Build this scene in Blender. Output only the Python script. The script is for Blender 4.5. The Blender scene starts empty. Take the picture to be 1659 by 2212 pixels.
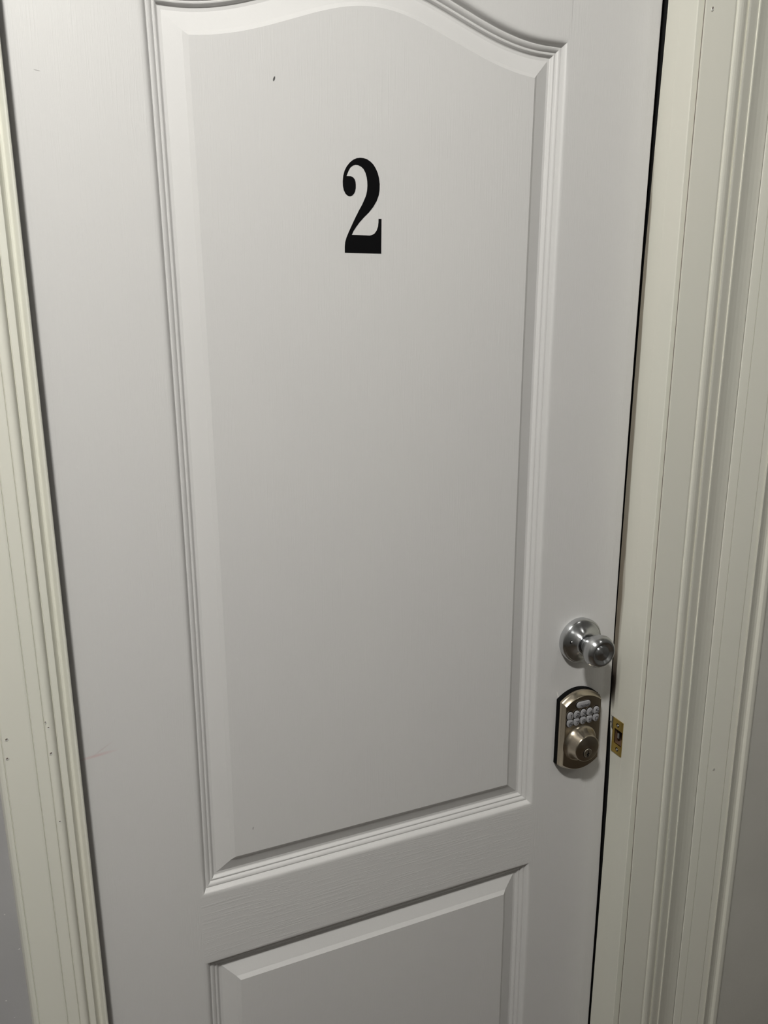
import bpy, math
from mathutils import Matrix, Vector

sc = bpy.context.scene
COL = sc.collection

# ---------------------------------------------------------------- units
# U-space: x along the door (0 = its lock edge), y into the door, z up from the deadbolt; W() gives metres.
S, Z0 = 0.88, 0.787
def W(x, y, z): return Vector((S * x, S * y, Z0 + S * z))

# ---------------------------------------------------------------- camera
F_PX = 1718.8
R = [[0.9205520634590192, -0.09975668619415079, 0.37766718419913536],
     [-0.3906052139127944, -0.22670121498477314, 0.8922074456025167],
     [-0.003386048653233019, -0.9688421763548434, -0.24765575299299739]]
cam_d = bpy.data.cameras.new('camera'); cam = bpy.data.objects.new('camera', cam_d); COL.objects.link(cam)
right = Vector([r[0] for r in R]); up = -Vector([r[1] for r in R]); back = -Vector([r[2] for r in R])
pos = W(-0.77849103, -0.92055757, 0.67610242)
cam.matrix_world = Matrix(((right.x, up.x, back.x, pos.x), (right.y, up.y, back.y, pos.y), (right.z, up.z, back.z, pos.z), (0, 0, 0, 1)))
cam_d.sensor_fit = 'VERTICAL'; cam_d.sensor_height = 24.0; cam_d.lens = F_PX / 2212 * 24.0
cam_d.clip_start = 0.01
sc.camera = cam

# ---------------------------------------------------------------- world, exposure
w = bpy.data.worlds.new('world'); sc.world = w; w.use_nodes = True
w.node_tree.nodes['Background'].inputs[0].default_value = (0, 0, 0, 1)
w.node_tree.nodes['Background'].inputs[1].default_value = 0
vs = sc.view_settings
vs.view_transform = 'Standard'; vs.look = 'None'; vs.gamma = 1; vs.use_curve_mapping = False
vs.exposure = 1.1
LAMP_POS = (-1.06, -1.09, 1.745)      # U-space, ceiling lamp above and left of the photographer
LAMP_STRENGTH = 276.0
LAMP_2_POS, LAMP_2_STRENGTH = (0.62, -1.75, 1.745), 24.0   # a second, dimmer one further along the hallway
LAMP_COLOUR = (1.0, 0.985, 0.935)

# ---------------------------------------------------------------- materials
def new_mat(name, col, rough=0.5, metal=0.0, spec=0.5):
    m = bpy.data.materials.new(name); m.use_nodes = True
    b = m.node_tree.nodes['Principled BSDF']
    b.inputs['Base Color'].default_value = (*col, 1); b.inputs['Roughness'].default_value = rough
    b.inputs['Metallic'].default_value = metal; b.inputs['Specular IOR Level'].default_value = spec
    return m, m.node_tree, b
def N(nt, t, **kw):
    n = nt.nodes.new(t)
    for k, v in kw.items(): setattr(n, k, v)
    return n
def mth(nt, op, a, b=None, c=None, clamp=False):
    n = N(nt, 'ShaderNodeMath', operation=op, use_clamp=clamp)
    for i, v in enumerate((a, b, c)):
        if v is None: continue
        if isinstance(v, (int, float)): n.inputs[i].default_value = v
        else: nt.links.new(v, n.inputs[i])
    return n.outputs[0]
def scaled_pos(nt, s):
    g = N(nt, 'ShaderNodeNewGeometry'); m = N(nt, 'ShaderNodeVectorMath', operation='MULTIPLY')
    nt.links.new(g.outputs['Position'], m.inputs[0]); m.inputs[1].default_value = s
    return m.outputs[0]
def noise(nt, vec, scale=1.0, detail=2.0, rough=0.5):
    n = N(nt, 'ShaderNodeTexNoise'); n.inputs['Scale'].default_value = scale
    n.inputs['Detail'].default_value = detail; n.inputs['Roughness'].default_value = rough
    nt.links.new(vec, n.inputs['Vector']); return n.outputs['Fac']
def ramp(nt, f, p0, p1, c0=(0, 0, 0, 1), c1=(1, 1, 1, 1)):
    r = N(nt, 'ShaderNodeValToRGB'); r.color_ramp.elements[0].position = p0; r.color_ramp.elements[1].position = p1
    r.color_ramp.elements[0].color = c0; r.color_ramp.elements[1].color = c1
    nt.links.new(f, r.inputs[0]); return r.outputs[0]
def bump(nt, b, h, strength, dist, prev=None):
    n = N(nt, 'ShaderNodeBump'); n.inputs['Strength'].default_value = strength; n.inputs['Distance'].default_value = dist
    nt.links.new(h, n.inputs['Height'])
    if prev is not None: nt.links.new(prev, n.inputs['Normal'])
    if b is not None: nt.links.new(n.outputs[0], b.inputs['Normal'])
    return n.outputs[0]
def mixc(nt, fac, a, c):
    n = N(nt, 'ShaderNodeMix', data_type='RGBA')
    if isinstance(fac, (int, float)): n.inputs[0].default_value = fac
    else: nt.links.new(fac, n.inputs[0])
    for i, v in ((6, a), (7, c)):
        if isinstance(v, tuple): n.inputs[i].default_value = (*v[:3], 1)
        else: nt.links.new(v, n.inputs[i])
    return n.outputs[2]
def spot(nt, c, ang, ra, rb, soft=0.35):
    """mask of a small elongated mark on a surface parallel to the door: centre c (U x,z), angle, half sizes (m)"""
    g = N(nt, 'ShaderNodeNewGeometry'); m = N(nt, 'ShaderNodeSeparateXYZ'); nt.links.new(g.outputs['Position'], m.inputs[0])
    p = W(c[0], 0, c[1]); ca, sa = math.cos(ang), math.sin(ang)
    dx = mth(nt, 'SUBTRACT', m.outputs[0], p.x); dz = mth(nt, 'SUBTRACT', m.outputs[2], p.z)
    u = mth(nt, 'DIVIDE', mth(nt, 'ADD', mth(nt, 'MULTIPLY', dx, ca), mth(nt, 'MULTIPLY', dz, sa)), ra)
    v = mth(nt, 'DIVIDE', mth(nt, 'SUBTRACT', mth(nt, 'MULTIPLY', dz, ca), mth(nt, 'MULTIPLY', dx, sa)), rb)
    r = mth(nt, 'SQRT', mth(nt, 'ADD', mth(nt, 'MULTIPLY', u, u), mth(nt, 'MULTIPLY', v, v)))
    return ramp(nt, r, 1 - soft, 1.0, (1, 1, 1, 1), (0, 0, 0, 1))

DOOR = (0.60, 0.592, 0.588)
def door_mat(name, mode):
    m, nt, b = new_mat(name, DOOR, 0.42, 0, 0.45)
    blotch = noise(nt, scaled_pos(nt, (5, 5, 3)), 1.0, 3)
    col = mixc(nt, blotch, (0.583, 0.575, 0.576), (0.617, 0.611, 0.600))
    if mode in ('v', 'h', 'panel'):
        st = (20, 60, 760) if mode == 'h' else (760, 60, 22)
        wob = noise(nt, scaled_pos(nt, (7, 7, 7)), 1.0, 2)
        pv = N(nt, 'ShaderNodeVectorMath', operation='ADD'); nt.links.new(scaled_pos(nt, st), pv.inputs[0])
        wv = N(nt, 'ShaderNodeVectorMath', operation='SCALE'); nt.links.new(wob, wv.inputs[0]); wv.inputs['Scale'].default_value = 5.0
        nt.links.new(wv.outputs[0], pv.inputs[1])
        g1 = noise(nt, pv.outputs[0], 1.0, 3, 0.6)
        g1 = ramp(nt, g1, 0.50, 0.70)
        nrm = bump(nt, None, g1, 0.42 if mode == 'h' else 0.24, 0.00035)
        g2 = noise(nt, scaled_pos(nt, (900, 900, 900)), 1.0, 2)
        bump(nt, b, g2, 0.22, 0.00015, nrm)
    else:
        g2 = noise(nt, scaled_pos(nt, (620, 620, 420)), 1.0, 3)
        bump(nt, b, g2, 0.28, 0.00022)
    if mode == 'v':   # scuffs on the stiles
        red = mth(nt, 'MULTIPLY', spot(nt, (-0.764, 0.1575), 0.10, 0.024, 0.0024, 1.0), 0.4)
        col = mixc(nt, red, col, (0.55, 0.25, 0.27))
        col = mixc(nt, mth(nt, 'MULTIPLY', spot(nt, (-0.758, 0.164), 0.55, 0.016, 0.0012, 1.0), 0.35), col, (0.42, 0.30, 0.30))
        col = mixc(nt, spot(nt, (-0.1000, 0.0992), -1.27, 0.0085, 0.0009), col, (0.85, 0.84, 0.80))
        col = mixc(nt, mth(nt, 'MULTIPLY', spot(nt, (-0.7540, 0.902), -0.15, 0.003, 0.0005), 0.5), col, (0.1, 0.1, 0.1))
    if mode == 'panel':
        col = mixc(nt, spot(nt, (-0.5158, 0.9177), 1.2, 0.0028, 0.0011), col, (0.06, 0.06, 0.06))
        col = mixc(nt, spot(nt, (-0.2644, 0.9732), 0.2, 0.0016, 0.0010), col, (0.12, 0.11, 0.10))
        col = mixc(nt, mth(nt, 'MULTIPLY', spot(nt, (-0.580, 0.0035), 1.4, 0.0024, 0.0008), 0.6), col, (0.15, 0.15, 0.14))
        col = mixc(nt, spot(nt, (-0.629, -0.0075), 0.4, 0.0010, 0.0009), col, (0.08, 0.08, 0.08))
    nt.links.new(col, b.inputs['Base Color'])
    return m
M_STILE = door_mat('door paint with upright grain', 'v')
M_RAIL = door_mat('door paint with level grain', 'h')
M_PANEL = door_mat('door paint on the panels', 'panel')
M_MOULD = door_mat('door paint on the mouldings', 'm')

def trim_mat(name, col, dirt=False):
    m, nt, b = new_mat(name, col, 0.45, 0, 0.4)
    blotch = noise(nt, scaled_pos(nt, (9, 9, 2.2)), 1.0, 3)
    c = mixc(nt, ramp(nt, blotch, 0.35, 0.7), tuple(v * 0.975 for v in col), (col[0] * 1.01, col[1] * 0.99, col[2] * 0.995))
    g = noise(nt, scaled_pos(nt, (500, 500, 160)), 1.0, 3)
    bump(nt, b, g, 0.15, 0.0002)
    if dirt:
        pos_n = N(nt, 'ShaderNodeNewGeometry'); sp = N(nt, 'ShaderNodeSeparateXYZ'); nt.links.new(pos_n.outputs['Position'], sp.inputs[0])
        n2 = noise(nt, scaled_pos(nt, (60, 200, 14)), 1.0, 3)
        yy = mth(nt, 'ADD', sp.outputs[1], mth(nt, 'MULTIPLY', mth(nt, 'SUBTRACT', n2, 0.5), 0.006))
        # brown-grey strip along the rear edge of the jamb, upper part only
        edge = mth(nt, 'MULTIPLY', mth(nt, 'ADD', yy, 0.0030), 700, clamp=True)
        zt = mth(nt, 'MULTIPLY', mth(nt, 'SUBTRACT', W(0, 0, 0.90).z, sp.outputs[2]), 12, clamp=True)
        zb = mth(nt, 'MULTIPLY', mth(nt, 'SUBTRACT', sp.outputs[2], W(0, 0, 0.055).z), 25, clamp=True)
        mk_ = mth(nt, 'MULTIPLY', edge, mth(nt, 'MULTIPLY', zt, zb))
        c = mixc(nt, mth(nt, 'MULTIPLY', mk_, 0.85), c, (0.22, 0.19, 0.145))
        # hand dirt beside the knob
        zc = mth(nt, 'DIVIDE', mth(nt, 'SUBTRACT', sp.outputs[2], W(0, 0, 0.235).z), 0.13)
        fall = mth(nt, 'SUBTRACT', 1.0, mth(nt, 'MULTIPLY', zc, zc), clamp=True)
        wide = mth(nt, 'MULTIPLY', mth(nt, 'ADD', yy, mth(nt, 'MULTIPLY', fall, 0.0072)), 420, clamp=True)
        c = mixc(nt, mth(nt, 'MULTIPLY', mth(nt, 'MULTIPLY', wide, fall), 0.42), c, (0.22, 0.175, 0.13))
        # dark spot just above the strike plate
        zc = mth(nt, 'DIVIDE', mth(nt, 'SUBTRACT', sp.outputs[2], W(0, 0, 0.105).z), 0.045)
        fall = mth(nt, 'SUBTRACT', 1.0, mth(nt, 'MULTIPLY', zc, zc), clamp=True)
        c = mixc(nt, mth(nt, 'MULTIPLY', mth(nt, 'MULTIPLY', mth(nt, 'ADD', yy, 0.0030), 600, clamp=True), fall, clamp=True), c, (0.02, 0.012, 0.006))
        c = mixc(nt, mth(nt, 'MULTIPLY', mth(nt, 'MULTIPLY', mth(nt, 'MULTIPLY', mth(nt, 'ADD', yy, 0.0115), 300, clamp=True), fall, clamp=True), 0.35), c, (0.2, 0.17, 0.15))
    nt.links.new(c, b.inputs['Base Color'])
    return m
CREAM = (0.690, 0.688, 0.615)
M_TRIM = trim_mat('cream trim paint', CREAM)
M_JAMB = trim_mat('cream jamb paint with brown edge', CREAM, True)
M_CAULK, _, _ = new_mat('dirty joint', (0.16, 0.13, 0.11), 0.8)
M_LINE, _, _ = new_mat('paint seam', (0.30, 0.285, 0.235), 0.7)
def wall_mat(name, col):
    m, nt, b = new_mat(name, col, 0.55, 0, 0.35)
    bl = noise(nt, scaled_pos(nt, (6, 6, 6)), 1.0, 4)
    c = mixc(nt, bl, tuple(v * 0.88 for v in col), tuple(v * 1.12 for v in col))
    sp = ramp(nt, noise(nt, scaled_pos(nt, (170, 170, 170)), 1.0, 1), 0.79, 0.80)
    c = mixc(nt, sp, c, (0.6, 0.6, 0.58))
    bump(nt, b, noise(nt, scaled_pos(nt, (260, 260, 260)), 1.0, 3), 0.3, 0.0004)
    nt.links.new(c, b.inputs['Base Color']); return m
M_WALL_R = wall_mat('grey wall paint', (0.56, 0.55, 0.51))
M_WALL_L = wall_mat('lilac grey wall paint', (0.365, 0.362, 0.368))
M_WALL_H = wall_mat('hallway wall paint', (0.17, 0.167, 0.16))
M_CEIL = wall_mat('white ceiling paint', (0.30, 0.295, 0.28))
m, nt, b = new_mat('dark wood floor', (0.10, 0.07, 0.05), 0.5)
c = mixc(nt, noise(nt, scaled_pos(nt, (60, 4, 1)), 1.0, 4), (0.045, 0.035, 0.025), (0.09, 0.065, 0.045)); nt.links.new(c, b.inputs['Base Color'])
M_FLOOR = m
M_VINYL, _, _ = new_mat('black vinyl', (0.003, 0.003, 0.0035), 0.6, 0, 0.08)
M_BLACK, _, _ = new_mat('black rubber', (0.004, 0.004, 0.004), 0.8, 0, 0.08)
M_VOID, _, _ = new_mat('black of unlit space', (0.02, 0.02, 0.02), 0.9, 0, 0.1)  # near-black colour stands in for missing light
def metal(name, c0, c1, r0, r1, sc_=(900, 900, 900), aniso=0.0):
    m, nt, b = new_mat(name, c0, r0, 1.0)
    n = noise(nt, scaled_pos(nt, sc_), 1.0, 2)
    nt.links.new(mixc(nt, n, c0, c1), b.inputs['Base Color'])
    rr = mth(nt, 'ADD', mth(nt, 'MULTIPLY', n, r1 - r0), r0); nt.links.new(rr, b.inputs['Roughness'])
    if aniso:
        b.inputs['Anisotropic'].default_value = aniso; b.inputs['Anisotropic Rotation'].default_value = 0.25
        t = N(nt, 'ShaderNodeTangent', direction_type='RADIAL', axis='Y'); nt.links.new(t.outputs[0], b.inputs['Tangent'])
    return m
M_CHROME = metal('satin chrome', (0.56, 0.57, 0.58), (0.57, 0.58, 0.59), 0.25, 0.252, aniso=0.8)
M_NICKEL = metal('satin nickel', (0.52, 0.46, 0.365), (0.525, 0.465, 0.37), 0.25, 0.26)
M_TURNED = metal('turned satin nickel', (0.50, 0.44, 0.355), (0.505, 0.445, 0.36), 0.26, 0.262, aniso=0.65)
M_CYL = metal('bright nickel', (0.72, 0.68, 0.58), (0.74, 0.70, 0.60), 0.30, 0.34)
M_BRASS = metal('brass plate', (0.50, 0.36, 0.09), (0.60, 0.44, 0.13), 0.30, 0.45)
M_SILVER = metal('zinc lip', (0.55, 0.54, 0.55), (0.62, 0.61, 0.6), 0.35, 0.5)
m, nt, b = new_mat('frosted grey button rubber', (0.36, 0.355, 0.37), 0.45, 0, 0.4)
nt.links.new(mixc(nt, noise(nt, scaled_pos(nt, (400, 400, 400)), 1.0, 2), (0.27, 0.268, 0.28), (0.31, 0.308, 0.32)), b.inputs['Base Color'])
M_BUTTON = m
M_INK, _, _ = new_mat('black print', (0.01, 0.01, 0.012), 0.5, 0, 0.2)
m, nt, b = new_mat('bare wood in the bolt hole', (0.25, 0.14, 0.07), 0.8)
nt.links.new(mixc(nt, noise(nt, scaled_pos(nt, (300, 300, 60)), 1.0, 3), (0.05, 0.022, 0.01), (0.17, 0.10, 0.055)), b.inputs['Base Color'])
M_WOOD = m
m, nt, b = new_mat('lit lamp glass', (0.8, 0.8, 0.8), 0.5)
b.inputs['Emission Color'].default_value = (*LAMP_COLOUR, 1); b.inputs['Emission Strength'].default_value = LAMP_STRENGTH
M_LAMP = m
M_LAMP_2, nt, b = new_mat('dim lamp glass', (0.8, 0.8, 0.8), 0.5)
b.inputs['Emission Color'].default_value = (*LAMP_COLOUR, 1); b.inputs['Emission Strength'].default_value = LAMP_2_STRENGTH
M_WHITE, _, _ = new_mat('white enamel', (0.7, 0.7, 0.68), 0.4)

# ---------------------------------------------------------------- object helpers
def tag(o, label=None, category=None, group=None, kind=None):
    for k, v in (('label', label), ('category', category), ('group', group), ('kind', kind)):
        if v: o[k] = v
    return o
def empty(name, u, **kw):
    o = bpy.data.objects.new(name, None); COL.objects.link(o); o.location = W(*u); o.empty_display_size = 0.02
    return tag(o, **kw)
WORLD = {}
def mk(name, verts, faces, mat, parent=None, smooth=False, mats=None, fm=None, sharp=None, **kw):
    """one mesh object; verts in U-space; mesh data is relative to its top-level thing"""
    base = Vector((0, 0, 0)); p = parent
    while p is not None: base = base + Vector(p.location); p = p.parent
    me = bpy.data.meshes.new(name)
    me.from_pydata([tuple(W(*v) - base) for v in verts], [], [f for f in faces])
    for mm in (mats or [mat]): me.materials.append(mm)
    if fm:
        for poly, i in zip(me.polygons, fm): poly.material_index = i
    if smooth:
        me.polygons.foreach_set('use_smooth', [True] * len(me.polygons))
        if sharp is not None: me.set_sharp_from_angle(angle=math.radians(sharp))
    me.validate(); me.update()
    o = bpy.data.objects.new(name, me); COL.objects.link(o)
    if parent is not None: o.parent = parent
    return tag(o, **kw)
class MB:
    def __init__(s): s.v = []; s.f = []; s.m = []
    def add(s, vs_, fs, mi=0):
        n = len(s.v); s.v += [tuple(q) for q in vs_]; s.f += [tuple(i + n for i in f) for f in fs]; s.m += [mi] * len(fs)
    def box(s, x0, x1, y0, y1, z0, z1, mi=0, skip=()):
        v = [(x, y, z) for x in (x0, x1) for y in (y0, y1) for z in (z0, z1)]
        F = {'-x': (0, 1, 3, 2), '+x': (4, 6, 7, 5), '-y': (0, 4, 5, 1), '+y': (2, 3, 7, 6), '-z': (0, 2, 6, 4), '+z': (1, 5, 7, 3)}
        s.add(v, [f for k, f in F.items() if k not in skip], mi)
    def loops(s, ls, cap0=False, cap1=False, close=True, mi=0):
        n = len(ls[0]); v = [q for l in ls for q in l]; f = []
        for i in range(len(ls) - 1):
            for j in range(n if close else n - 1):
                k = (j + 1) % n
                f.append((i * n + j, i * n + k, (i + 1) * n + k, (i + 1) * n + j))
        if cap0: f.append(tuple(range(n - 1, -1, -1)))
        if cap1: f.append(tuple((len(ls) - 1) * n + j for j in range(n)))
        s.add(v, f, mi)
    def obj(s, name, mat, parent=None, **kw): return mk(name, s.v, s.f, mat, parent, fm=s.m if kw.get('mats') else None, **kw)
def lathe(prof, cx, cz, n=72):
    """profile [(radius, y)] turned about an axis square to the door"""
    b_ = MB(); ls = [[(cx + r * math.cos(2 * math.pi * k / n), y, cz + r * math.sin(2 * math.pi * k / n)) for k in range(n)] for r, y in prof]
    b_.loops(ls, cap1=True); return b_
def smooth_prof(p, sub=3):
    out = []
    for i in range(len(p) - 1):
        p0 = p[max(i - 1, 0)]; p1 = p[i]; p2 = p[i + 1]; p3 = p[min(i + 2, len(p) - 1)]
        for t in range(sub):
            t = t / sub
            out.append(tuple(0.5 * (2 * p1[k] + (p2[k] - p0[k]) * t + (2 * p0[k] - 5 * p1[k] + 4 * p2[k] - p3[k]) * t * t + (3 * p1[k] - p0[k] - 3 * p2[k] + p3[k]) * t ** 3) for k in (0, 1)))
    return out + [p[-1]]
def supported(prof, lim=.0030, e=.0004):
    out = [prof[0]]
    for (xa, ya), (xb, yb) in zip(prof, prof[1:]):
        L_ = math.hypot(xb - xa, yb - ya)
        if L_ > lim:
            for t in (e / L_, 1 - e / L_): out.append((xa + (xb - xa) * t, ya + (yb - ya) * t))
        out.append((xb, yb))
    return out
def extrude(prof, z0, z1, nz=16, bow=None):
    prof = supported(prof)
    b_ = MB(); ls = []
    for i in range(nz + 1):
        z = z0 + (z1 - z0) * i / nz; d = bow(z) if bow else 0
        ls.append([(x + d, y, z) for x, y in prof])
    b_.loops(ls, close=False); return b_
ZF = -Z0 / S                       # floor
ZD = 1.412                         # door top
ZC = (2.40 - Z0) / S               # ceiling

# ---------------------------------------------------------------- structure: hallway shell
def quadbox(name, x0, x1, y0, y1, z0, z1, mat):
    b_ = MB(); b_.box(x0, x1, y0, y1, z0, z1); return b_.obj(name, mat, kind='structure')
XL, XR, YB = -1.95, 1.35, -2.30
YWL, YWR = -0.015, -0.0540         # wall face left and right of the door (the door stands slightly ajar)
quadbox('floor', XL - .1, XR + .1, YB - .1, 1.3, ZF - .05, ZF, M_FLOOR)
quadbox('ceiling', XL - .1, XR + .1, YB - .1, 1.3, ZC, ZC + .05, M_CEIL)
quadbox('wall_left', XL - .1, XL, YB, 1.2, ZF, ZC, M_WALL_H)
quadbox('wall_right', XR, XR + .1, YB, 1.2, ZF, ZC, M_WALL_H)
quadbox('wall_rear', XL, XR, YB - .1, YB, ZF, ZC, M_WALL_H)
quadbox('wall_beyond', XL, XR, 1.2, 1.3, ZF, ZC, M_VOID)
b_ = MB()                          # the wall that holds the door: left piece, right piece, header
b_.box(XL, -0.826, YWL, 0.10, ZF, ZC, 0)
b_.box(0.044, XR, YWR, 0.10, ZF, ZC, 1)
b_.box(-0.826, 0.044, YWR + .01, 0.10, 1.46, ZC, 0)
b_.obj('wall_front', None, mats=[M_WALL_L, M_WALL_R], kind='structure')

# ---------------------------------------------------------------- door
def kbow(z): return 0.0035 * max(1 - ((z - 0.45) / 0.55) ** 2, -0.8)
def bow(x, z):                     # the old door is very slightly warped
    if x < -0.655: t = max(0.0, (x + 0.80) / 0.145)
    elif x > -0.136: t = -1.0
    else: t = 1 - 2 * (x + 0.655) / 0.519
    return x + kbow(z) * t
def bowed(vs_): return [(bow(x, z), y, z) for x, y, z in vs_]
PL, PR = -0.6550, -0.1355          # moulded panels: left and right outer edge
XE, XH = 0.0022, -0.805            # lock edge and hinge edge of the door
TH = 0.040
ZB1, ZT2, ZB2 = -0.0818, -0.1835, -0.640
def arch(x):
    u = abs(x - (PL + PR) / 2); hw = 0.2285
    return 1.0245 + 0.026 * math.cos(math.pi * min(u / hw, 1.0))
NA = 72
archx = [PR + (PL - PR) * i / NA for i in range(NA + 1)]
door = empty('door_1', (XH, 0, ZF), kind='structure')
def slab(name, mat, x0, x1, z0, z1, nz=30, nx=8, sides=''):
    b_ = MB(); g = [[(x0 + (x1 - x0) * i / nx, 0.0, z0 + (z1 - z0) * j / nz) for i in range(nx + 1)] for j in range(nz + 1)]
    b_.loops(g, close=False)
    if 'r' in sides:               # lock edge with an eased arris
        b_.loops([[(x1, 0, z0 + (z1 - z0) * j / nz) for j in range(nz + 1)],
                  [(x1 + .0012, .0006, z0 + (z1 - z0) * j / nz) for j in range(nz + 1)],
                  [(x1 + .0016, .0018, z0 + (z1 - z0) * j / nz) for j in range(nz + 1)],
                  [(x1 + .0010, TH, z0 + (z1 - z0) * j / nz) for j in range(nz + 1)]], close=False)
    b_.loops([[(x0, TH, z0), (x1, TH, z0)], [(x0, TH, z1), (x1, TH, z1)]], close=False)
    b_.v = bowed(b_.v)
    return b_.obj(name, mat, door)
slab('stile', M_STILE, PR, XE - .0016, ZF + .01, ZD, sides='r')
slab('stile', M_STILE, XH, PL, ZF + .01, ZD)
slab('rail', M_RAIL, PL, PR, ZT2, ZB1, nz=6)
slab('rail', M_RAIL, PL, PR, ZF + .01, ZB2, nz=6)
b_ = MB(); b_.loops([[(x, 0, arch(x)) for x in archx], [(x, 0, ZD) for x in archx]], close=False); b_.v = bowed(b_.v)
b_.obj('rail', M_STILE, door)

ext = [(PR + .10 + (PL - PR - .20) * i / 400) for i in range(401)]
def arch_off(w_):
    """the arch moved inwards by w_, as a table of (x, z) from right to left"""
    out = []
    for i, x in enumerate(ext):
        xa, xb = ext[max(i - 1, 0)], ext[min(i + 1, 400)]
        t = Vector((xb - xa, arch(xb) - arch(xa))).normalized()
        out.append((x - t.y * w_, arch(x) + t.x * w_))
    return out
def tab_z(tab, x):
    for (xa, za), (xb, zb) in zip(tab, tab[1:]):
        if xa >= x >= xb and xa > xb: return za + (zb - za) * (xa - x) / (xa - xb)
    return tab[-1][1]
def ring_of(kind, w_):
    """panel outline moved inwards by w_: bottom, right side, top (arched or level), left side"""
    x0, x1 = PL + w_, PR - w_
    if kind == 'arched': zb = ZB1 + w_; tab = arch_off(w_); top = lambda x: tab_z(tab, x)
    else: zb = ZB2 + w_; top = lambda x: ZT2 - w_
    n1, n2, n3 = 6, 24, (NA if kind == 'arched' else 6)
    zr, zl = top(x1), top(x0)
    return [(x0 + (x1 - x0) * i / n1, zb) for i in range(n1)] + [(x1, zb + (zr - zb) * i / n2) for i in range(n2)] + \
        [(x1 + (x0 - x1) * i / n3, top(x1 + (x0 - x1) * i / n3)) for i in range(n3)] + [(x0, zl + (zb - zl) * i / n2) for i in range(n2)]
STICK = [(0, 0), (.0018, .0001), (.0036, .0005), (.0050, .0014), (.0064, .0032), (.0076, .0054), (.0084, .0068), (.0092, .0070),
         (.0100, .0062), (.0112, .0063), (.0128, .0072), (.0142, .0085), (.0150, .0098), (.0158, .0100), (.0166, .0092), (.0178, .0094),
         (.0192, .0106), (.0202, .0124), (.0212, .0130), (.0218, .0130), (.0245, .0130)]
RAISE = [(.0245, .0130), (.0435, .0052), (.0488, .0012)]
def panel_set(loop):
    b_ = MB(); b_.loops([[(x, d, z) for x, z in ring_of(loop, w_)] for w_, d in STICK]); b_.v = bowed(b_.v)
    b_.obj('panel_moulding', M_MOULD, door, smooth=True, sharp=28)
    b_ = MB(); b_.loops([[(x, d, z) for x, z in ring_of(loop, w_)] for w_, d in RAISE], mi=1)
    inner = ring_of(loop, RAISE[-1][0]); n0 = len(inner)
    b_.add([(x, RAISE[-1][1], z) for x, z in inner], [tuple(range(n0))], 0)
    b_.v = bowed(b_.v)
    b_.obj('panel', None, door, mats=[M_PANEL, M_MOULD])
panel_set('arched'); panel_set('level')

# ---------------------------------------------------------------- right jamb (its opening is carved for strike plate and bolt)
GX = 0.0062
def lerp_tab(tab, z):
    tab = sorted(tab)
    if z <= tab[0][0]: return tab[0][1]
    for (a, va), (c_, vc) in zip(tab, tab[1:]):
        if z <= c_: return va + (vc - va) * (z - a) / (c_ - a)
    return tab[-1][1]
REAR = [(-2, -.003), (-.54, -.0030), (-.235, -.0045), (-.115, -.0045), (-.042, -.0035), (.0, -.0010), (.05, .0042), (.10, .0060), (.16, .0066), (.31, .0066),
        (.43, .0060), (.59, .0050), (.74, .0032), (.837, .0000), (1.05, -.0062), (2, -.009)]
def tbow(z): return -0.0030 * max(1 - ((z - 0.45) / 0.60) ** 2, -0.3)
YJ1, YJ2 = -0.0286, -0.0597
HZ0, HZ1, HY0, HY1 = 0.0015, 0.0270, -0.0280, -0.0100
zcuts = sorted(set([ZF, -0.9, -.7, -.54, -.4, -.235, -.17, -.115, -.08, -.042, -.0148, HZ0, HZ1 - .0042, .0225, HZ1, .0435, .07, .10, .13, .16, .2, .25, .31, .37, .43, .51, .59, .66, .74, .79, .837, .94, 1.05, 1.2, 1.46]))
jamb = empty('trim_3', (GX, YJ2, ZF), kind='structure')
b_ = MB()
for z0, z1 in zip(zcuts, zcuts[1:]):
    ys0 = [YJ2 + .0012, YJ1 - .0006, YJ1, YJ1 + .0004, HY0, HY1, -.0052, None]
    for i in range(len(ys0) - 1):
        a0 = ys0[i]; a1 = ys0[i + 1]
        e0 = lerp_tab(REAR, z0) if a1 is None else a1; e1 = lerp_tab(REAR, z1) if a1 is None else a1
        if i == 4 and z0 >= HZ0 - 1e-6 and z1 <= HZ1 + 1e-6: continue
        if i == 6 and z0 >= -.0149 and z1 <= .0436: continue
        s0 = [0.0, 0, .0005, .0004, .0004, .0004, .0004, .0004]
        b_.add([(GX + s0[i], a0, z0), (GX + s0[i + 1], e0, z0), (GX + s0[i + 1], e1, z1), (GX + s0[i], a0, z1)], [(0, 1, 2, 3)])
for z0, z1 in zip(zcuts, zcuts[1:]):    # rear return of the jamb and its front edge (the reveal)
    r0, r1 = lerp_tab(REAR, z0), lerp_tab(REAR, z1)
    b_.add([(GX, r0, z0), (GX + .025, r0, z0), (GX + .025, r1, z1), (GX, r1, z1)], [(0, 1, 2, 3)])
    prof = [(GX, YJ2 + .0012), (GX + .0003, YJ2 + .0004), (GX + .0012, YJ2), (0.0200, YJ2)]
    for (xa, ya), (xb, yb) in zip(prof, prof[1:]):
        b_.add([(xa, ya, z0), (xb, yb, z0), (xb, yb, z1), (xa, ya, z1)], [(3, 2, 1, 0)])
b_.box(0.0200, 0.044, YJ2 + .004, -.0300, ZF, 1.46)
b_.obj('side_jamb', M_JAMB, jamb)
b_ = MB(); b_.box(GX + .0245, 0.044, -.0300, 0.09, ZF, 1.46); b_.obj('dark_backing', M_VOID, jamb)  # near-black backing added so the gap beside the jamb stays dark
b_ = MB(); b_.box(GX + .0004, GX + .024, HY0, HY1, HZ0, HZ1, skip=('-x',)); b_.obj('bolt_hole', M_WOOD, jamb)
b_ = MB(); b_.box(GX + .003, GX + .0052, -.0165, -.0128, .0100, .0190); b_.obj('bolt_tab', M_SILVER, jamb)
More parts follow.
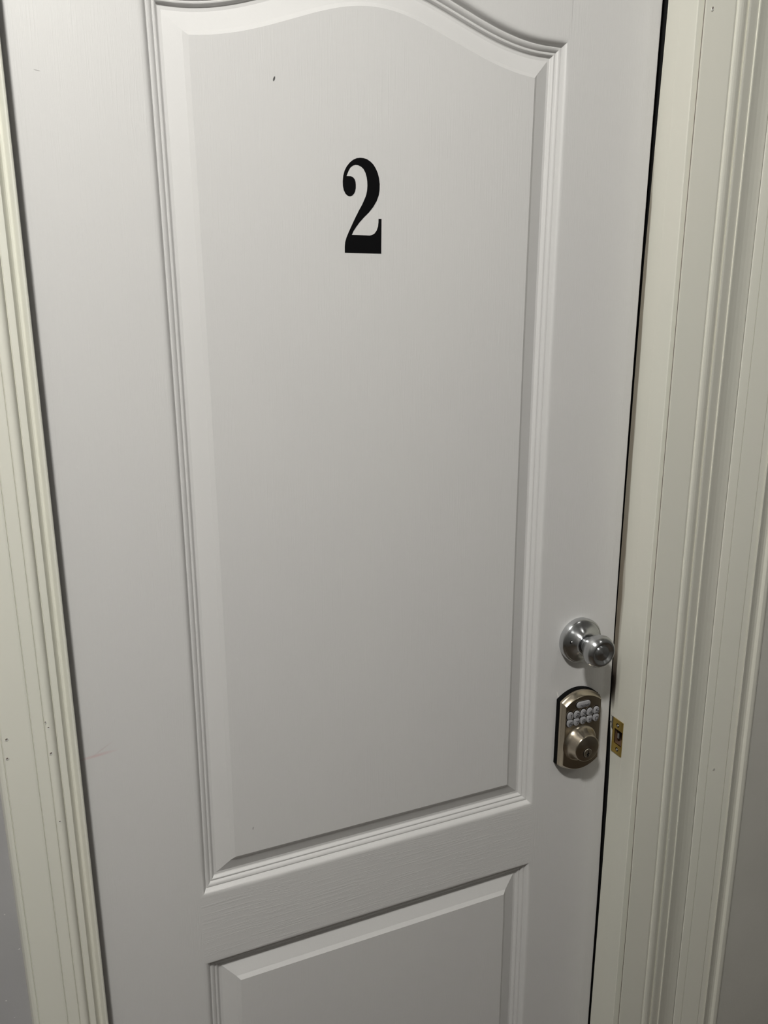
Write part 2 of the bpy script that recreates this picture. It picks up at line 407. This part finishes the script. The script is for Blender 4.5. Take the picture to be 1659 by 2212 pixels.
left_jamb = mk('trim_4', *(lambda q: (q.v, q.f))((lambda q: (q.box(-0.826, -0.8085, YWL + .002, 0.09, ZF, 1.46), q)[1])(MB())), M_TRIM, kind='structure')
mk('trim_6', *(lambda q: (q.v, q.f))((lambda q: (q.box(-0.8085, GX, YJ2 + .012, 0.09, ZD + .006, 1.46), q)[1])(MB())), M_TRIM, kind='structure')

# ---------------------------------------------------------------- casings
def xr(r, y): return r * (0.92055757 + y) - 0.77849103
def P_(lst): return [(xr(r, y), y) for r, y in lst]
right1 = P_([(.9248, -.0560), (.9252, -.0640), (.9262, -.0642), (.9280, -.0645), (.9400, -.0650), (.9815, -.0672), (.9830, -.0664), (.9848, -.0660), (.9862, -.0670), (.9890, -.0680),
             (.9930, -.0684), (.9975, -.0681), (1.0015, -.0668), (1.0045, -.0648), (1.0062, -.0640), (1.0075, -.0655), (1.0085, -.0668), (1.0110, -.0670),
             (1.0130, -.0664), (1.0270, -.0622), (1.0283, -.0628), (1.0292, -.0642), (1.0310, -.0643), (1.0330, -.0632), (1.0380, -.0608), (1.0450, -.0582), (1.0540, -.0565), (1.0620, -.0558), (1.0675, -.0556)])
right2 = P_([(1.0678, -.0520), (1.0684, -.0548), (1.0694, -.0570), (1.0706, -.0575), (1.0730, -.0580), (1.0904, -.0605), (1.0910, -.0597), (1.0918, -.0607), (1.1380, -.0668), (1.1387, -.0660), (1.1394, -.0670),
             (1.1545, -.0690), (1.1555, -.0706), (1.1572, -.0710), (1.1590, -.0700), (1.1640, -.0662), (1.1700, -.0638), (1.1760, -.0640), (1.1810, -.0664), (1.1850, -.0678), (1.1920, -.0682), (1.1950, -.0676)])
right2 += [(right2[-1][0] + .0004, -.0530)]
left1 = P_([(r_, y_ + .0155) for r_, y_ in [(-.0056, -.0250), (-.0056, -.0380), (-.0062, -.0392), (-.0076, -.0400), (-.0090, -.0400), (-.0102, -.0388), (-.0116, -.0362), (-.0132, -.0334), (-.0150, -.0322), (-.0168, -.0330), (-.0186, -.0356), (-.0204, -.0392), (-.0216, -.0412),
            (-.0240, -.0414), (-.0286, -.0414), (-.0290, -.0396), (-.0296, -.0394), (-.0302, -.0416), (-.0320, -.0446), (-.0345, -.0464), (-.0370, -.0468), (-.0395, -.0464), (-.0413, -.0454), (-.0417, -.0438), (-.0422, -.0438), (-.0426, -.0454),
            (-.0440, -.0458), (-.0562, -.0458), (-.0566, -.0442), (-.0571, -.0442), (-.0576, -.0458), (-.0600, -.0464), (-.0915, -.0466), (-.0920, -.0448), (-.0926, -.0448), (-.0931, -.0464), (-.0960, -.0462), (-.0990, -.0440), (-.1012, -.0390), (-.1018, -.0300)]])
def casing(name, prof, z0, z1, mat, bw=None, seams=()):
    root = empty(name, (prof[0][0], prof[0][1], z0), kind='structure')
    b_ = extrude(prof, z0, z1, 24, bw); b_.obj('casing_board', mat, root, smooth=True, sharp=32)
    return root
t_left = casing('trim_1', left1, ZF, 1.52, M_TRIM)
t_r1 = casing('trim_2', right1, ZF, 1.46, M_TRIM, tbow)
t_r2 = casing('trim_5', right2, ZF, 1.46, M_TRIM, tbow)
# dirty caulk joint between jamb and casing
q = extrude([(xr(.9236, YJ2 - .0002), YJ2 - .0002), (xr(.9252, YJ2 - .0006), YJ2 - .0006)], ZF, 1.46, 24, tbow)
q.obj('caulk_joint', M_CAULK, t_r1)
def paint_chip(parent, x, y, z, r=0.0016, ang=0.6, dark=(0, 0)):
    """a small dent: dark hollow with a raised pale lip below it"""
    n = 14; b_ = MB(); r *= 0.62; y += (.0155 if parent is t_left else 0); x += (0.0 if parent is not t_left else 0)
    ring = lambda k, yy, dx=0, dz=0: [(x + dx + k * (math.cos(t) * math.cos(ang) * 1.5 - math.sin(t) * math.sin(ang)), yy, z + dz + k * (math.cos(t) * math.sin(ang) * 1.5 + math.sin(t) * math.cos(ang))) for t in [2 * math.pi * i / n for i in range(n)]]
    b_.loops([ring(r * 1.25, y - .0001, .0002, -.0008), ring(r * 1.0, y - .0005, .0002, -.0008)], cap1=True, mi=0)
    b_.loops([ring(r * .85, y - .00055), ring(r * .5, y - .0006)], cap1=True, mi=1)
    b_.obj('paint_chip', None, parent, mats=[M_WHITE, M_CAULK])
for x, y, z, r, a in [(-.8554, -.0467, .2171, .0019, .6), (-.8573, -.0467, .1938, .0017, .5), (-.8146, -.0466, .2291, .0011, 1.2), (-.8121, -.0464, .2218, .0013, .3), (-.8126, -.0466, .1897, .0018, .6), (-.8119, -.0466, .1011, .0013, .1)]:
    paint_chip(t_left, x, y, z, r, a)
paint_chip(t_r1, .0201 + .004, -.0656, 1.0324, .0022, 1.2)
paint_chip(t_r2, .1690, -.0640, -.0561, .0016, .2)
paint_chip(t_r2, .2060, -.0690, -.0825, .0013, .4)

# ---------------------------------------------------------------- door number
NUM = [(-0.41651,0.84468),(-0.42089,0.84406),(-0.42560,0.84191),(-0.42966,0.83875),(-0.43339,0.83447),(-0.43613,0.82966),(-0.43775,0.82433),(-0.43852,0.81845),(-0.43841,0.81319),(-0.43735,0.80855),(-0.43521,0.80483),(-0.43255,0.80289),(-0.42987,0.80243),(-0.42716,0.80326),(-0.42490,0.80533),(-0.42337,0.80806),(-0.42252,0.81165),(-0.42240,0.81519),(-0.42276,0.81871),(-0.42387,0.82129),(-0.42586,0.82335),(-0.42854,0.82414),(-0.43376,0.82414),(-0.43285,0.82635),(-0.43113,0.82995),(-0.42907,0.83327),(-0.42603,0.83560),(-0.42266,0.83674),(-0.41930,0.83659),(-0.41561,0.83524),(-0.41259,0.83278),(-0.41025,0.82881),(-0.40880,0.82418),(-0.40809,0.81949),(-0.40800,0.81475),(-0.40839,0.80999),(-0.40946,0.80517),(-0.41156,0.80030),(-0.41470,0.79419),(-0.41888,0.78743),(-0.42341,0.77946),(-0.42796,0.77088),(-0.43181,0.76352),(-0.43497,0.75678),(-0.43655,0.75189),(-0.43718,0.74641),(-0.43729,0.74002),(-0.39079,0.73981),(-0.39026,0.77919),(-0.39410,0.77917),(-0.39426,0.77508),(-0.39485,0.77019),(-0.39662,0.76585),(-0.39909,0.76272),(-0.40259,0.76065),(-0.40538,0.76008),(-0.42811,0.76001),(-0.42601,0.76431),(-0.42287,0.76864),(-0.41835,0.77423),(-0.41280,0.77986),(-0.40655,0.78553),(-0.40097,0.79178),(-0.39642,0.79860),(-0.39361,0.80533),(-0.39254,0.81137),(-0.39237,0.81794),(-0.39316,0.82385),(-0.39486,0.82968),(-0.39757,0.83484),(-0.40062,0.83877),(-0.40401,0.84150),(-0.40807,0.84359),(-0.41212,0.84461)]
FY = RAISE[-1][1]
pts = NUM
b_ = MB(); n = len(pts)
b_.loops([[(x, FY - .00005, z) for x, z in pts], [(x, FY - .00025, z) for x, z in pts]], cap1=True)
cxn = (-0.4150, FY, 0.7400)
num = empty('door_number', cxn, label='large black serif numeral 2 stuck on the upper panel of the white door', category='number')
b_.obj('numeral', M_VINYL, num)

# ---------------------------------------------------------------- door knob
KX, KZ = -0.0693, 0.1890
knob = empty('doorknob_set', (KX, 0, KZ), label='round satin chrome door knob on a round rose above the keypad lock', category='door knob')
prof = smooth_prof([(.0343, 0.0), (.0350, -.0044), (.0350, -.0088), (.0341, -.0110), (.0322, -.0122)], 3) + smooth_prof([(.0318, -.0120), (.0300, -.0127), (.0250, -.0143), (.0205, -.0170), (.0174, -.0200), (.0160, -.0226)], 3) + [(.0150, -.0228), (.0143, -.0226), (.0138, -.0200)]
ros = lathe(prof, KX, KZ, 96).obj('rose', M_CHROME, knob, smooth=True, sharp=35)
def screw(cx, cz, y, r, parent, name='screw', mat=M_CHROME):
    q = lathe([(r * 1.35, y + .0008), (r * 1.25, y - .0002), (r * 1.05, y + .0002)], cx, cz, 24)
    o = lathe([(r, y + .0004), (r * .97, y - .0007), (r * .7, y - .0013), (r * .2, y - .0015)], cx, cz, 24).obj(name, mat, parent, smooth=True, sharp=50)
    return o
lathe([(.0031, -.0120), (.0031, -.0153)], -.0913, .1928, 24).obj('screw_recess', M_BLACK, ros)
screw(-.0913, .1928, -.0147, .0022, ros)
prof = smooth_prof([(.0128, -.0205), (.0130, -.0236), (.0132, -.0262)], 2) + smooth_prof([(.0136, -.0268), (.0138, -.0290), (.0150, -.0320), (.0183, -.0360), (.0220, -.0405), (.0241, -.0462), (.0247, -.0512), (.0236, -.0564), (.0208, -.0600), (.0182, -.0613)], 4) + \
    smooth_prof([(.0168, -.0613), (.0146, -.0603), (.0120, -.0590)], 2) + [(.0112, -.0588), (.0109, -.0600), (.0102, -.0604), (.0, -.0606)]
lathe(prof, KX, KZ, 96).obj('knob', M_CHROME, knob, smooth=True, sharp=40)

# ---------------------------------------------------------------- keypad deadbolt
LX, LZC = -0.0664, 0.0408
lock = empty('keypad_deadbolt', (LX, 0, LZC), label='arched satin nickel keypad deadbolt with ten numbered buttons below the knob', category='lock')
def lock_outline(wd, hs, rise, y, dz=0.0, n=22, rc=.0022):
    """arched top and bottom, straight sides, eased shoulders; returns one loop"""
    top = []
    for i in range(n + 1):
        t = math.pi * 0.5 * 0; u = 1 - 2 * i / n
        top.append((LX + wd * u, hs + rise * (1 - abs(u) ** 2.1)))
    sh = lambda s: [(LX + s * wd, hs - rc)]
    up_ = [(LX + wd, hs - rc)] + top + [(LX - wd, hs - rc)]
    lo = [(2 * LX - x, -z) for x, z in up_]
    return [(x, y, LZC + z + dz) for x, z in up_ + lo]
b_ = MB(); b_.loops([lock_outline(.0357, .0540, .0140, 0), lock_outline(.0357, .0540, .0140, -.0078), lock_outline(0.0342, .0524, .0138, -.0082)], cap1=True)
b_.obj('gasket', M_BLACK, lock)
b_ = MB()
b_.loops([lock_outline(.0346, .0529, .0138, -.0080), lock_outline(.0352, .0533, .0139, -.0086), lock_outline(.0351, .0532, .0139, -.0128), lock_outline(.0343, .0524, .0136, -.0144), lock_outline(.0341, .0522, .0134, -.0152),
          lock_outline(.0325, .0500, .0124, -.0202), lock_outline(.0321, .0496, .0121, -.0208)], cap1=True)
face = b_.obj('faceplate', M_NICKEL, lock, smooth=True, sharp=25)
HX, HZ = -0.0697, 0.0238
prof = smooth_prof([(.0310, -.0206), (.0285, -.0214), (.0262, -.0240), (.0244, -.0280), (.0230, -.0330), (.0218, -.0375)], 4) + smooth_prof([(.0214, -.0388), (.0208, -.0398), (.0200, -.0402)], 2) + [(.0, -.0402)]
hub = lathe(prof, HX, HZ, 96).obj('cylinder_housing', M_TURNED, lock, smooth=True, sharp=35)
CX_, CZ_ = -0.0692, 0.0170
lathe([(.0081, -.0401), (.0081, -.0404)], CX_, CZ_, 40).obj('cylinder_ring', M_BLACK, hub)
lathe([(.0073, -.0402), (.0073, -.0410), (.0068, -.0414), (0, -.0414)], CX_, CZ_, 40).obj('key_cylinder', M_CYL, hub, smooth=True, sharp=30)
kw_ = [(.0004, .0046), (.0012, .0044), (.0013, .0012), (.0008, .0002), (.0027, -.0006), (.0029, -.0022), (.0012, -.0016), (.0008, -.0030), (.0016, -.0060), (-.0014, -.0062), (-.0010, -.0040), (-.0024, -.0020), (-.0016, -.0006), (-.0002, .0004), (.0002, .0020)]
b_ = MB(); b_.loops([[(CX_ + x * .9, -.0413, CZ_ + z * .9) for x, z in kw_], [(CX_ + x * .9, -.0417, CZ_ + z * .9) for x, z in kw_]], cap1=True)
b_.obj('keyway', M_BLACK, hub)

# buttons
def button(name, cx, cz, outline, y0=-.0212):
    n = len(outline); b_ = MB()
    ox = lambda k, y: [(cx + x * k, y, cz + z * k) for x, z in outline]
    b_.loops([ox(1.0, y0 + .0006), ox(1.0, y0 - .0010), ox(.95, y0 - .0017), ox(.84, y0 - .0021)], cap1=True)
    return b_.obj(name, M_BUTTON, lock, smooth=True, sharp=50)
def rim(cx, cz, outline, k):
    b_ = MB(); b_.loops([[(cx + x * k, -.0209, cz + z * k) for x, z in outline], [(cx + x * k, -.02125, cz + z * k) for x, z in outline]], cap1=True); return b_
def superell(a, hh, flat_low, n=36):
    """button outline: round on one end, squarer on the other"""
    out = []
    for i in range(n):
        t = 2 * math.pi * i / n; c_, s_ = math.cos(t), math.sin(t)
        e = (2.1 if (s_ > 0) == flat_low else 4.2)
        r = (abs(c_) ** e + abs(s_) ** e) ** (-1 / e)
        out.append((a * r * c_, hh * r * s_))
    return out
GLYPH = {
 '0': [[(.2, 0), (.8, 0), (1, .22), (1, .78), (.8, 1), (.2, 1), (0, .78), (0, .22), (.2, 0), (.8, 0)]],
 '1': [[(.25, .70), (.62, 1), (.62, 0)]],
 '2': [[(0, .76), (.16, 1), (.84, 1), (1, .82), (1, .64), (.84, .48), (.2, .42), (0, .26), (0, 0), (1, 0)]],
 '3': [[(0, .86), (.16, 1), (.84, 1), (1, .84), (1, .66), (.84, .52), (.35, .52)], [(.84, .52), (1, .36), (1, .16), (.84, 0), (.16, 0), (0, .16)]],
 '4': [[(.76, 0), (.76, 1), (0, .26), (1, .26)]],
 '5': [[(.96, 1), (.08, 1), (.08, .56), (.84, .58), (1, .42), (1, .16), (.84, 0), (.14, 0), (0, .14)]],
 '6': [[(.92, .90), (.80, 1), (.2, 1), (0, .80), (0, .2), (.18, 0), (.82, 0), (1, .18), (1, .38), (.82, .54), (.04, .54)]],
 '7': [[(0, 1), (1, 1), (.38, 0)]],
 '8': [[(.18, .54), (.06, .68), (.06, .86), (.2, 1), (.8, 1), (.94, .86), (.94, .68), (.82, .54), (.18, .54), (0, .38), (0, .16), (.18, 0), (.82, 0), (1, .16), (1, .38), (.82, .54)]],
 '9': [[(.08, .10), (.20, 0), (.8, 0), (1, .20), (1, .8), (.82, 1), (.18, 1), (0, .82), (0, .62), (.18, .46), (.96, .46)]],
 'T': [[(0, 1), (1, 1)], [(.5, 1), (.5, 0)]], 'I': [[(.5, 1), (.5, 0)]],
 'C': [[(1, .85), (.85, 1), (.2, 1), (0, .8), (0, .2), (.2, 0), (.85, 0), (1, .15)]],
 'H': [[(0, 0), (0, 1)], [(1, 0), (1, 1)], [(0, .5), (1, .5)]],
 'O': [[(.2, 0), (.8, 0), (1, .22), (1, .78), (.8, 1), (.2, 1), (0, .78), (0, .22), (.2, 0), (.8, 0)]]}
def glyph(b_, ch, x0, z0, gw, gh, y, th, slant=0.12):
    for line in GLYPH[ch]:
        p = [Vector((x0 + gw * a + slant * gh * c_, z0 + gh * c_)) for a, c_ in line]
        L_, R_ = [], []
        for i in range(len(p)):
            d0 = (p[i] - p[i - 1]).normalized() if i else None; d1 = (p[i + 1] - p[i]).normalized() if i < len(p) - 1 else None
            d0 = d0 or d1; d1 = d1 or d0
            n0, n1 = Vector((-d0.y, d0.x)), Vector((-d1.y, d1.x)); mm = n0 + n1
            mm = mm.normalized() if mm.length > 1e-6 else n0
            k = min(th / 2 / max(mm.dot(n0), .45), th)
            L_.append((p[i].x + mm.x * k, y, p[i].y + mm.y * k)); R_.append((p[i].x - mm.x * k, y, p[i].y - mm.y * k))
        b_.loops([L_, R_], close=False)
        b_.loops([R_, [(x, y + .00018, z) for x, _, z in R_]], close=False); b_.loops([L_, [(x, y + .00018, z) for x, _, z in L_]], close=False)
rimb = MB()
for i, ch in enumerate('1234567890'):
    row = 0 if i < 5 else 1
    cx, cz = -0.0916 + .0120 * (i % 5), (0.0750 if row == 0 else 0.0620)
    ol = superell(.0053, .0061, row == 0)
    r_ = rim(cx, cz, ol, 1.13); rimb.add(r_.v, r_.f)
    bt = button('button', cx, cz, ol)
    b_ = MB(); glyph(b_, ch, cx - .0018, cz - .0036, .0048, .0054, -.02345, .00085); b_.obj('digit', M_INK, bt)
ol = []
for i in range(40):
    t = 2 * math.pi * i / 40; ol.append(((.0076 if math.cos(t) > 0 else -.0076) + .0051 * math.cos(t), .0051 * math.sin(t)))
r_ = rim(-.0681, .0898, ol, 1.08); rimb.add(r_.v, r_.f)
bt = button('button', -.0681, .0898, ol)
bt.name = 'program_button'; bt['label'] = 'wide pill-shaped button above the digits'
b_ = MB(); x = -.0750
for ch in 'TICOHO':
    wd = .0006 if ch == 'I' else .0022
    glyph(b_, ch, x, .0866, wd, .0027, -.02345, .00062); x += wd + .0009
b_.obj('lettering', M_INK, bt)
rimb.obj('button_surround', M_BLACK, lock)

# ---------------------------------------------------------------- strike plate on the jamb
SX = GX - .0009
strike = empty('strike_plate', (SX, -.0286, .014), label='small brass strike plate with two screws on the cream door jamb beside the lock', category='strike plate')
b_ = MB()
Y0, Y1, ZA, ZB_ = -.0286, -.0050, -.0155, .0438
ch_ = .0016
def plate_quad(y0, y1, z0, z1): b_.add([(SX, y0, z0), (SX, y1, z0), (SX, y1, z1), (SX, y0, z1)], [(0, 1, 2, 3)])
plate_quad(Y0, Y1, ZA, HZ0); plate_quad(Y0, Y1, HZ1, ZB_); plate_quad(HY1, Y1, HZ0, HZ1); plate_quad(Y0, HY0, HZ0, HZ1)
edge = [(Y0, ZA), (Y1, ZA), (Y1, ZB_), (Y0, ZB_)]
b_.loops([[(SX, y, z) for y, z in edge], [(SX + .0011, y, z) for y, z in edge]])
edge = [(HY0, HZ0), (HY1, HZ0), (HY1, HZ1), (HY0, HZ1)]
b_.loops([[(SX, y, z) for y, z in edge], [(SX + .0020, y, z) for y, z in edge]])
b_.obj('plate', M_BRASS, strike)
b_ = MB(); b_.loops([[(SX, Y1, .0245), (SX, Y1, .0438)], [(SX + .0010, Y1 + .0040, .0245), (SX + .0010, Y1 + .0040, .0438)], [(SX + .0030, Y1 + .0095, .0245), (SX + .0030, Y1 + .0095, .0438)]], close=False)
b_.box(SX + .0002, SX + .0012, Y1 + .0001, Y1 + .0085, .0325, .0334)
b_.obj('lip', M_SILVER, strike, smooth=False)
def side_disc(y, z, r, x, dx, n=20):
    q = MB(); q.loops([[(x, y + r * math.cos(t), z + r * math.sin(t)) for t in [2 * math.pi * i / n for i in range(n)]], [(x - dx, y + r * .7 * math.cos(t), z + r * .7 * math.sin(t)) for t in [2 * math.pi * i / n for i in range(n)]]], cap1=True); return q
for y, z in ((-.0165, .0345), (-.0183, -.0068)):
    sink = side_disc(y, z, .0034, SX, .0001).obj('screw_sink', M_BLACK, strike)
    side_disc(y - .0002, z - .0002, .0019, SX - .0001, .0009).obj('screw', M_SILVER, strike, smooth=True)

# ---------------------------------------------------------------- ceiling lamp (above and behind the photographer)
def ceiling_lamp(at, mat, label):
    lx, ly, lz = at
    lamp = empty('ceiling_lamp', (lx, ly, ZC), label=label, category='lamp')
    def dome(prof, name, mat, n=32):
        q = MB(); q.loops([[(lx + r * math.cos(2 * math.pi * k / n), ly + r * math.sin(2 * math.pi * k / n), z) for k in range(n)] for r, z in prof], cap1=True); return q.obj(name, mat, lamp, smooth=True)
    dome([(.085, ZC), (.085, ZC - .03), (.060, ZC - .032)], 'lamp_base', M_WHITE)
    dome([(.070, ZC - .031), (.078, ZC - .045), (.074, ZC - .065), (.055, ZC - .085), (.025, ZC - .096), (.003, ZC - .098)], 'lamp_shade', mat)
ceiling_lamp(LAMP_POS, M_LAMP, 'bright white dome ceiling lamp above the hinge side of the white door')
ceiling_lamp(LAMP_2_POS, M_LAMP_2, 'dimmer white dome ceiling lamp further along the hallway to the right of the door')
